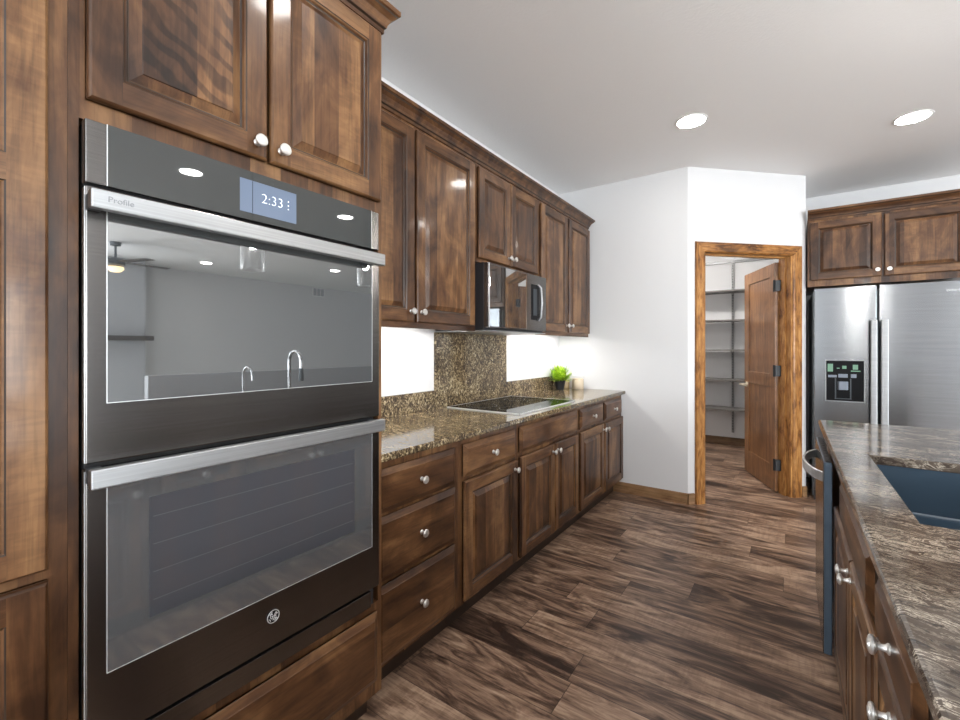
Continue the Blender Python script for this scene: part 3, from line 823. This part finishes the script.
# dispenser
b = MB()
x0, x1, z0, z1 = 0.090, 0.333, 0.858, 1.192
b.rect_rings(x0 - 0.006, x1 + 0.006, z0 - 0.006, z1 + 0.006, [(0, -0.0045), (0, -0.012), (0.006, -0.012), (0.008, -0.0075)], 0, 0, 1)
dp = obj('dispenser', b, [STEEL, BLACK], fl)
b = MB(); b.box(x0 + 0.004, x1 - 0.004, -0.0115, -0.0076, 1.085, z1 - 0.004); obj('control_panel', b, BLACK, dp)
LITG = plain('dispenser_icon', (0.12, 0.24, 0.16), 0.4, emit=(0.35, 0.62, 0.45), emit_s=0.12)
LITW = plain('dispenser_icon_pale', (0.20, 0.23, 0.28), 0.4)
for q in ((0.10, 0.135, 1.10, 1.165), (0.262, 0.295, 1.120, 1.160), (0.25, 0.31, 1.103, 1.112), (0.195, 0.222, 1.125, 1.150), (0.160, 0.178, 1.125, 1.133)):
    b = MB(); b.box(q[0], q[1], -0.0120, -0.0116, q[2], q[3]); obj('icon', b, LITG, dp)
for q in ((0.17, 0.23, 1.082), (0.25, 0.285, 1.082), (0.104, 0.16, 1.072)):
    b = MB(); b.box(q[0], q[1], -0.0115, -0.0076, 1.052, q[2]); obj('label_strip', b, LITW, dp)
b = MB(); b.prism([(0.165, -0.0078), (0.175, -0.022), (0.225, -0.022), (0.235, -0.0078)], 0.95, 1.02); obj('paddle', b, LITW, dp, bevel=0.003)
b = MB(); b.box(0.148, 0.156, -0.014, -0.0076, 0.88, 1.045); b.box(0.245, 0.253, -0.014, -0.0076, 0.88, 1.045); b.box(0.148, 0.253, -0.022, -0.0076, 0.874, 0.8798)
obj('drip_tray', b, DGREY, dp)

# ------------------------------------------------------------------ island
XI = 0.160                                     # face frame of the island, facing -x
IY1 = 2.955
def icab(label, y1):
    return thing('island_cabinet', label, 'cabinet', (XI, y1, 0), -R90, 'cabinets of the island')
# local x = y1 - world y
DI = 0.90
b = MB(); b.box(XI + 0.003, XI + DI, 2.792, IY1, 0.0, 0.884)
tag(obj('island_end_panel', b, WV), 'plain wooden end panel closing the island beyond the dishwasher', 'panel')
c = icab('island sink base cabinet with false front above two doors', 2.182)
SBW = 0.981
b = MB(); b.box(0.0, SBW, 0, 0.03, 0.114, 0.884); b.box(0, 0.02, 0.03, DI, 0.114, 0.884); b.box(SBW - 0.02, SBW, 0.03, DI, 0.114, 0.884); b.box(0.02, SBW - 0.02, DI - 0.02, DI, 0.114, 0.884); b.box(0.02, SBW - 0.02, 0.03, DI - 0.02, 0.114, 0.134)
obj('carcass', b, [WV], c)
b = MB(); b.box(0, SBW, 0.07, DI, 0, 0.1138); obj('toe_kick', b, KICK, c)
add_drawer(c, 0.242, 0.903, 0.712, 0.852, False, 'false_front')
add_door(c, 0.020, 0.545, 0.130, 0.695, 0.517, 0.648); add_door(c, 0.553, 0.960, 0.130, 0.695, 0.581, 0.648)
c = icab('narrow island cabinet with a drawer over one door, nearer than the sink', 1.199)
carcass(c, 0, 0.420, DI, 0.114, 0.884, True)
add_drawer(c, 0.010, 0.368, 0.726, 0.852); add_door(c, 0.010, 0.368, 0.130, 0.718, 0.189, 0.672)
c = icab('island door cabinet running past the bottom right edge of the picture', 0.777)
carcass(c, 0, 1.20, DI, 0.114, 0.884, True)
add_drawer(c, 0.025, 0.58, 0.712, 0.852); add_door(c, 0.025, 0.58, 0.130, 0.695, 0.05, 0.648)
add_drawer(c, 0.61, 1.17, 0.712, 0.852); add_door(c, 0.61, 1.17, 0.130, 0.695, 1.14, 0.648)
SX0, SX1, SY0, SY1 = 0.238, 0.700, 1.349, 2.105
IX1 = 1.20
tag(obj('island_countertop', slab(0.130, IX1, -0.60, 2.985, 0.885, 0.914, (SX0, SX1, SY0, SY1)), VSTONE), 'veined brown stone island countertop with cut-out for the sink', 'countertop')
# undermount sink
sk = thing('sink', 'dark blue-grey double bowl sink set under the island counter', 'sink', ((SX0 + SX1) / 2, (SY0 + SY1) / 2, 0.884))
ym = 1.735
for n, y0, y1 in (('bowl', SY0 - 0.006, ym - 0.012), ('bowl', ym + 0.012, SY1 + 0.006)):
    b = MB(); cx, cy = (SX0 + SX1) / 2, (SY0 + SY1) / 2
    x0, x1 = SX0 - 0.006 - cx, SX1 + 0.006 - cx; a0, a1 = y0 - cy, y1 - cy
    far = y1 > SY1
    def ring(i, z): return [(x0 + i, a0 + i, z), (x1 - i, a0 + i, z), (x1 - i, a1 - i, z), (x0 + i, a1 - i, z)]
    rs = [ring(0, -0.002), ring(0.008, -0.175), ring(0.014, -0.19), ring(0.03, -0.2)]
    for k in range(4):
        if (far and k == 0) or (not far and k == 2):           # the low wall between the bowls
            p = [list(q) for q in (rs[0][k], rs[0][(k + 1) % 4])]
            b.quad((p[0][0], p[0][1], -0.055), (p[1][0], p[1][1], -0.055), rs[1][(k + 1) % 4], rs[1][k])
        else:
            b.quad(rs[0][k], rs[0][(k + 1) % 4], rs[1][(k + 1) % 4], rs[1][k])
    for a, c_ in zip(rs[1:], rs[2:]):
        for k in range(4): b.quad(a[k], a[(k + 1) % 4], c_[(k + 1) % 4], c_[k])
    b.quad(*rs[-1])
    bo = obj(n, b, SINK, sk)
    b = MB(); b.lathe([(0.001, -0.1995), (0.045, -0.1995), (0.042, -0.196), (0.02, -0.198), (0.001, -0.198)], ((x0 + x1) / 2, (a0 + a1) / 2, 0), 'z', 24); obj('drain', b, CHROME, bo)
b = MB(); cx, cy = (SX0 + SX1) / 2, (SY0 + SY1) / 2
b.box(SX0 - 0.006 - cx, SX1 + 0.006 - cx, ym - 0.0125 - cy, ym + 0.0125 - cy, -0.075, -0.054); obj('divider', b, SINK, sk, bevel=0.005)
# faucets, seen mirrored in the oven glass
def gooseneck(name, label, x, y, h, reach, r, spray):
    t = thing(name, label, 'faucet', (x, y, 0.9145))
    b = MB(); b.lathe([(0.001, 0), (r * 2.0, 0), (r * 2.0, 0.008), (r * 1.3, 0.014), (r * 1.2, 0.05), (0.001, 0.05)]); obj('base', b, CHROME, t)
    b = MB(); R = reach / 2; pts = [(0, 0, 0.045), (0, 0, h - R)]
    for i in range(1, 13):
        a = PI * i / 12; pts.append((-R + R * math.cos(a), 0, h - R + R * math.sin(a)))
    pts.append((-2 * R, 0, h - R - (0.03 if not spray else 0.06)))
    b.tube(pts, r); obj('spout', b, CHROME, t)
    if spray:
        b = MB(); b.lathe([(0.001, 0), (0.017, 0), (0.018, 0.03), (0.014, 0.09), (0.001, 0.09)], (-2 * R, 0, h - R - 0.14)); obj('spray_head', b, DGREY, t)
    b = MB(); b.tube([(0, r, 0.04), (0, 0.05, 0.05), (0, 0.075, 0.075)], 0.006); obj('lever', b, CHROME, t)
gooseneck('kitchen_faucet', 'tall chrome pull-down faucet behind the sink, mirrored in the oven glass', 0.80, 1.87, 0.36, 0.15, 0.012, True)
gooseneck('water_tap', 'small slim chrome water tap behind the sink, mirrored in the oven glass', 0.80, 1.53, 0.255, 0.12, 0.006, False)

# dishwasher at the end of the island
dw = thing('dishwasher', 'dishwasher with curved bar handle under the far end of the island', 'dishwasher', (0.136, 2.788, 0), -R90)
b = MB(); b.box(0.004, 0.598, 0.028, 0.58, 0.02, 0.848); obj('tub', b, SATINBLK, dw)
b = MB(); b.box(0.0, 0.602, -0.024, 0.002, 0.102, 0.851)
b2 = MB()
dd = obj('door', b, [DWSIDE], dw, bevel=0.003)
b = MB(); b.box(0.002, 0.600, -0.0265, -0.0242, 0.104, 0.849); obj('front_skin', b, BLKSTEEL, dd)
b = MB(); b.box(0.01, 0.592, -0.018, 0.000, 0.8514, 0.8530)
for k in range(9): b.box(0.03 + 0.06 * k, 0.065 + 0.06 * k, -0.014, -0.003, 0.8531, 0.8545)
obj('top_controls', b, SATINBLK, dd)
b = MB(); n = 14
pts = [(0.055 + 0.495 * i / n, -0.030 - 0.056 * math.sin(PI * i / n) ** 0.75 if 0 < i < n else -0.0268, 0.782) for i in range(n + 1)]
vs = []
for (x, y, z) in pts: vs += [(x, y, z - 0.020), (x, y, z + 0.020), (x, y + 0.010, z + 0.020), (x, y + 0.010, z - 0.020)]
fs = []
for i in range(n):
    for k in range(4): fs.append((4 * i + k, 4 * i + (k + 1) % 4, 4 * i + 4 + (k + 1) % 4, 4 * i + 4 + k))
fs += [(0, 1, 2, 3), tuple(4 * n + k for k in range(4))]
b.add(vs, fs)
obj('handle', b, plain('handle_steel', (0.62, 0.63, 0.64), 0.28, 0.7), dd, bevel=0.003)
b = MB(); b.box(0.0, 0.602, 0.055, 0.075, 0.0, 0.10); obj('toe_panel', b, SATINBLK, dw)

# pendants over the island, seen mirrored in the oven glass
CLEAR, nt, bs_ = new_mat('clear_glass')
bs_.inputs['Base Color'].default_value = (1, 1, 1, 1); bs_.inputs['Roughness'].default_value = 0.02
tr = node(nt, 'ShaderNodeBsdfTransparent'); gl = node(nt, 'ShaderNodeBsdfGlossy'); gl.inputs['Roughness'].default_value = 0.03
lw = node(nt, 'ShaderNodeLayerWeight'); lw.inputs[0].default_value = 0.35
mx = node(nt, 'ShaderNodeMixShader'); nt.links.new(lw.outputs['Facing'], mx.inputs[0]); nt.links.new(tr.outputs[0], mx.inputs[1]); nt.links.new(gl.outputs[0], mx.inputs[2])
nt.links.new(mx.outputs[0], nt.nodes['Material Output'].inputs['Surface'])
BULB = plain('bulb_glow', (1, 1, 1), 0.4, emit=(1, 0.96, 0.9), emit_s=270)
def pendant(y, label):
    t = thing('pendant_lamp', label, 'lamp', (0.75, y, H), 0, 'clear glass pendants over the island')
    b = MB(); b.lathe([(0.001, 0), (0.06, 0), (0.06, -0.02), (0.001, -0.02)]); obj('canopy', b, NICKEL, t)
    b = MB(); b.tube([(0, 0, -0.02), (0, 0, -0.66)], 0.004, 8); obj('cord', b, BLACK, t)
    b = MB(); b.lathe([(0.001, -0.66), (0.022, -0.66), (0.022, -0.74), (0.001, -0.74)]); obj('socket', b, NICKEL, t)
    b = MB(); b.lathe([(0.023, -0.70), (0.075, -0.71), (0.078, -0.75), (0.078, -0.97), (0.075, -0.97), (0.075, -0.75), (0.072, -0.715), (0.023, -0.705)], n=28, close=False); obj('glass_shade', b, CLEAR, t)
    b = MB(); b.lathe([(0.001, -0.74), (0.014, -0.745), (0.027, -0.79), (0.02, -0.82), (0.001, -0.83)]); obj('bulb', b, BULB, t)
pendant(1.57, 'clear glass pendant lamp, left one mirrored in the oven glass')
pendant(2.55, 'clear glass pendant lamp, right one mirrored in the oven glass')

# ------------------------------------------------------------------ recessed ceiling lights
CANS = [(-0.53, 3.19, 'round recessed ceiling light in front of the pantry wall'), (0.66, 3.97, 'round recessed ceiling light in front of the refrigerator'),
        (1.93, 1.66, 'recessed ceiling light mirrored in the oven panel left of the clock'), (1.92, 3.25, 'recessed ceiling light mirrored in the oven panel right of the clock'),
        (6.2, 3.60, 'recessed ceiling light mirrored in the oven glass, nearest of the living room row'),
        (3.7, 3.0, 'recessed ceiling light over the middle of the great room'), (5.0, 5.4, 'recessed ceiling light beyond the half wall'),
        (0.1, -1.7, 'recessed ceiling light behind the camera in the cooking aisle'), (1.2, -0.6, 'recessed ceiling light above the near end of the island'), (-0.45, 1.05, 'recessed ceiling light above the aisle by the ovens')]
first = None
for x, y, lab in CANS:
    if first is None:
        t = thing('recessed_light', lab, 'light', (x, y, H), 0, 'recessed ceiling lights')
        b = MB(); b.lathe([(0.100, 0.0), (0.098, -0.004), (0.088, -0.006), (0.082, -0.003), (0.082, 0.0)], n=36, close=False); obj('trim_ring', b, WHITE, t)
        b = MB(); b.lathe([(0.001, -0.012), (0.03, -0.0115), (0.06, -0.009), (0.082, -0.004), (0.082, -0.001)], n=36, close=False); obj('lens', b, CANLENS, t)
        first = t
    else:
        t = copy_tree(first); t.location = (x, y, H); t['label'] = lab

t = thing('flush_light', 'round white dome light on the pantry ceiling', 'light', (-1.0, 5.35, H))
b = MB(); b.lathe([(0.001, 0), (0.17, 0), (0.17, -0.02), (0.001, -0.02)], n=36); obj('pan', b, WHITE, t)
b = MB(); b.lathe([(0.001, -0.075), (0.06, -0.07), (0.12, -0.05), (0.155, -0.0205)], n=36, close=False); obj('dome', b, plain('dome_glow', (1, 1, 1), 0.4, emit=(1, 0.97, 0.93), emit_s=130), t)

# ------------------------------------------------------------------ pantry shelving
SHX0, SHX1 = XW + 0.01, ex - 0.125
TR = thing('hang_rail', 'thin metal hanging rail along the top of the pantry wall', 'rail', (SHX0, 6.748, 2.446))
b = MB(); b.box(0, SHX1 - SHX0, -0.014, 0, -0.018, 0.018); obj('rail', b, TRACK, TR)
for i, x in enumerate((-1.30, -0.612, -0.05)):
    lab = ('slotted metal shelf standard at the left of the pantry wall', 'slotted metal shelf standard in the middle of the pantry doorway', 'slotted metal shelf standard at the right, behind the open pantry door')[i]
    t = thing('shelf_standard', lab, 'shelf standard', (x, 6.734, 0.17), 0, 'slotted standards on the pantry wall')
    b = MB(); b.box(-0.014, 0.014, -0.014, 0, 0, 2.255); obj('track', b, TRACK, t)
    b = MB()
    for k in range(62): b.box(-0.006, 0.006, -0.0146, -0.0141, 0.04 + 0.0355 * k, 0.058 + 0.0355 * k)
    obj('slots', b, SATINBLK, t)
names = ['lowest', 'second lowest', 'middle', 'second highest', 'topmost']
for i, z in enumerate((0.510, 0.888, 1.275, 1.657, 2.037)):
    t = thing('pantry_shelf', '%s of the five grey shelves on the pantry back wall' % names[i], 'shelf', (SHX0, 6.719, z), 0, 'shelves on the pantry back wall')
    b = MB(); b.box(0, SHX1 - SHX0, -0.300, 0, -0.018, 0.002); obj('board', b, SHELF, t, bevel=0.002)
    for x in (-1.30, -0.612, -0.05):
        u = x - SHX0
        b = MB(); b.prism([(0, 0), (0, -0.018), (-0.28, -0.006), (-0.28, 0)], -0.004, 0.004)
        b.v = [(u + q[2], q[0], q[1] - 0.0182) for q in b.v]
        obj('bracket', b, TRACK, t)

# ------------------------------------------------------------------ things on the counter and walls
pt = thing('potted_plant', 'small bright green plant in a black pot on the left counter', 'plant', (-1.722, 3.73, 0.9145))
b = MB(); b.lathe([(0.001, 0), (0.034, 0), (0.036, 0.004), (0.049, 0.075), (0.051, 0.078), (0.051, 0.088), (0.046, 0.088), (0.045, 0.076), (0.001, 0.074)], n=28); obj('pot', b, SATINBLK, pt)
GR, nt, bs_ = new_mat('leaf_green')
tc = node(nt, 'ShaderNodeTexCoord'); r = ramp(nt, [(0.3, (0.13, 0.27, 0.012)), (0.5, (0.36, 0.56, 0.03)), (0.7, (0.66, 0.78, 0.10))])
nt.links.new(noise(nt, tc.outputs['Object'], 60, 2), r.inputs[0]); nt.links.new(r.outputs[0], bs_.inputs['Base Color']); bs_.inputs['Roughness'].default_value = 0.45
b = MB(); rnd = random.Random(3)
for k in range(330):
    a = rnd.uniform(0, 2 * PI); el = rnd.uniform(0.12, 1.45); L = rnd.uniform(0.090, 0.120) * (1.0 + 0.40 * math.sin(el))
    d = Vector((math.cos(a) * math.cos(el), math.sin(a) * math.cos(el), math.sin(el)))
    p0 = Vector((rnd.uniform(-0.03, 0.03), rnd.uniform(-0.03, 0.03), 0.08)); w = rnd.uniform(0.007, 0.012)
    side = d.cross(Vector((0, 0, 1))).normalized() if el < 1.4 else Vector((1, 0, 0))
    st = rnd.uniform(0.0, 0.5)
    pts = []
    for u in (st, st + (1 - st) * 0.35, st + (1 - st) * 0.7, 1.0):
        pts.append(p0 + d * L * u - Vector((0, 0, 0.022 * u * u * rnd.uniform(0.4, 1.1))))
    ws = (0.15 * w, w, 0.85 * w, 0.05 * w)
    vs = []
    for p, ww in zip(pts, ws):
        p.x = max(p.x, -0.088)
        vs += [p - side * ww, p + side * ww]
    b.add(vs, [(0, 1, 3, 2), (2, 3, 5, 4), (4, 5, 7, 6)], 0, True)
obj('foliage', b, GR, pt)
t = thing('canister', 'cream ceramic canister with lid beside the plant', 'canister', (-1.618, 3.900, 0.9145))
b = MB(); b.lathe([(0.001, 0), (0.050, 0), (0.053, 0.004), (0.053, 0.082), (0.050, 0.086), (0.001, 0.086)], n=32); obj('jar', b, CREAM, t)
b = MB(); b.lathe([(0.001, 0.0863), (0.052, 0.0863), (0.053, 0.092), (0.048, 0.098), (0.012, 0.102), (0.001, 0.102)], n=32); obj('lid', b, CREAM, t)
t = thing('candle_jar', 'small tan jar half hidden behind the potted plant', 'jar', (-1.748, 3.905, 0.9145))
b = MB(); b.lathe([(0.001, 0), (0.038, 0), (0.040, 0.004), (0.040, 0.070), (0.036, 0.076), (0.001, 0.076)], n=28); obj('jar', b, plain('tan_wax', (0.46, 0.33, 0.17), 0.35), t)
def outlet(label, loc, rotz):
    t = thing('wall_outlet', label, 'outlet', loc, rotz, 'white outlets above the counter')
    b = MB(); b.box(-0.060, 0.060, -0.006, -0.0005, -0.037, 0.037); pl = obj('cover_plate', b, WHITE, t, bevel=0.002)
    for x in (-0.022, 0.022):
        b = MB(); b.box(x - 0.016, x + 0.016, -0.0075, -0.0061, -0.015, 0.015); so = obj('socket', b, WHITE, t)
        b = MB()
        for dz in (-0.006, 0.006): b.box(x - 0.006, x + 0.004, -0.0081, -0.0076, dz - 0.0012, dz + 0.0012)
        b.box(x + 0.008, x + 0.012, -0.0081, -0.0076, -0.002, 0.002)
        obj('slots', b, BLACK, so)
outlet('white outlet on the left wall right of the tall stone panel', (XW, 3.53, 1.098), R90)
outlet('white outlet on the end wall above the canister', (-1.645, YB, 1.068), 0)

# ------------------------------------------------------------------ great room things, seen only as reflections
fp = thing('fireplace', 'grey fireplace breast with dark mantel, mirrored at the left of the oven glass', 'fireplace', (7.15, 1.9, 0))
b = MB(); b.box(-0.25, 0.249, -0.20, 1.02, 0.001, H - 0.001); obj('chimney_breast', b, GREYP, fp)
b = MB(); b.box(-0.40, -0.2502, -0.20, 1.10, 1.42, 1.50); obj('mantel', b, KICK, fp)
fn = thing('ceiling_fan', 'ceiling fan with lamp, mirrored at the left of the oven glass', 'fan', (5.6, 2.15, H))
b = MB(); b.lathe([(0.001, 0), (0.07, 0), (0.06, -0.05), (0.015, -0.06), (0.015, -0.22), (0.10, -0.24), (0.11, -0.32), (0.06, -0.35), (0.001, -0.35)]); obj('motor', b, DGREY, fn)
for k in range(5):
    b = MB(); a = 2 * PI * k / 5 + 0.3
    b.box(0.13, 0.66, -0.065, 0.065, -0.285, -0.277)
    b.v = [(q[0] * math.cos(a) - q[1] * math.sin(a), q[0] * math.sin(a) + q[1] * math.cos(a), q[2]) for q in b.v]
    obj('blade', b, KICK, fn)
b = MB(); b.lathe([(0.001, -0.351), (0.09, -0.351), (0.10, -0.38), (0.06, -0.42), (0.001, -0.43)]); obj('lamp_shade', b, plain('fan_lamp', (1, 0.8, 0.5), 0.4, emit=(1, 0.72, 0.38), emit_s=4), fn)
t = thing('wall_vent', 'grey wall vent grille, mirrored at the right of the oven glass', 'vent', (XR, 6.7, 2.68))
b = MB(); b.box(-0.012, -0.0005, -0.17, 0.17, -0.11, 0.11); obj('frame', b, WHITE, t)
for k in range(3):
    b = MB(); b.box(-0.016, -0.0125, -0.15 + 0.105 * k, -0.06 + 0.105 * k, -0.09, 0.09); obj('louvre', b, GREYP, t)
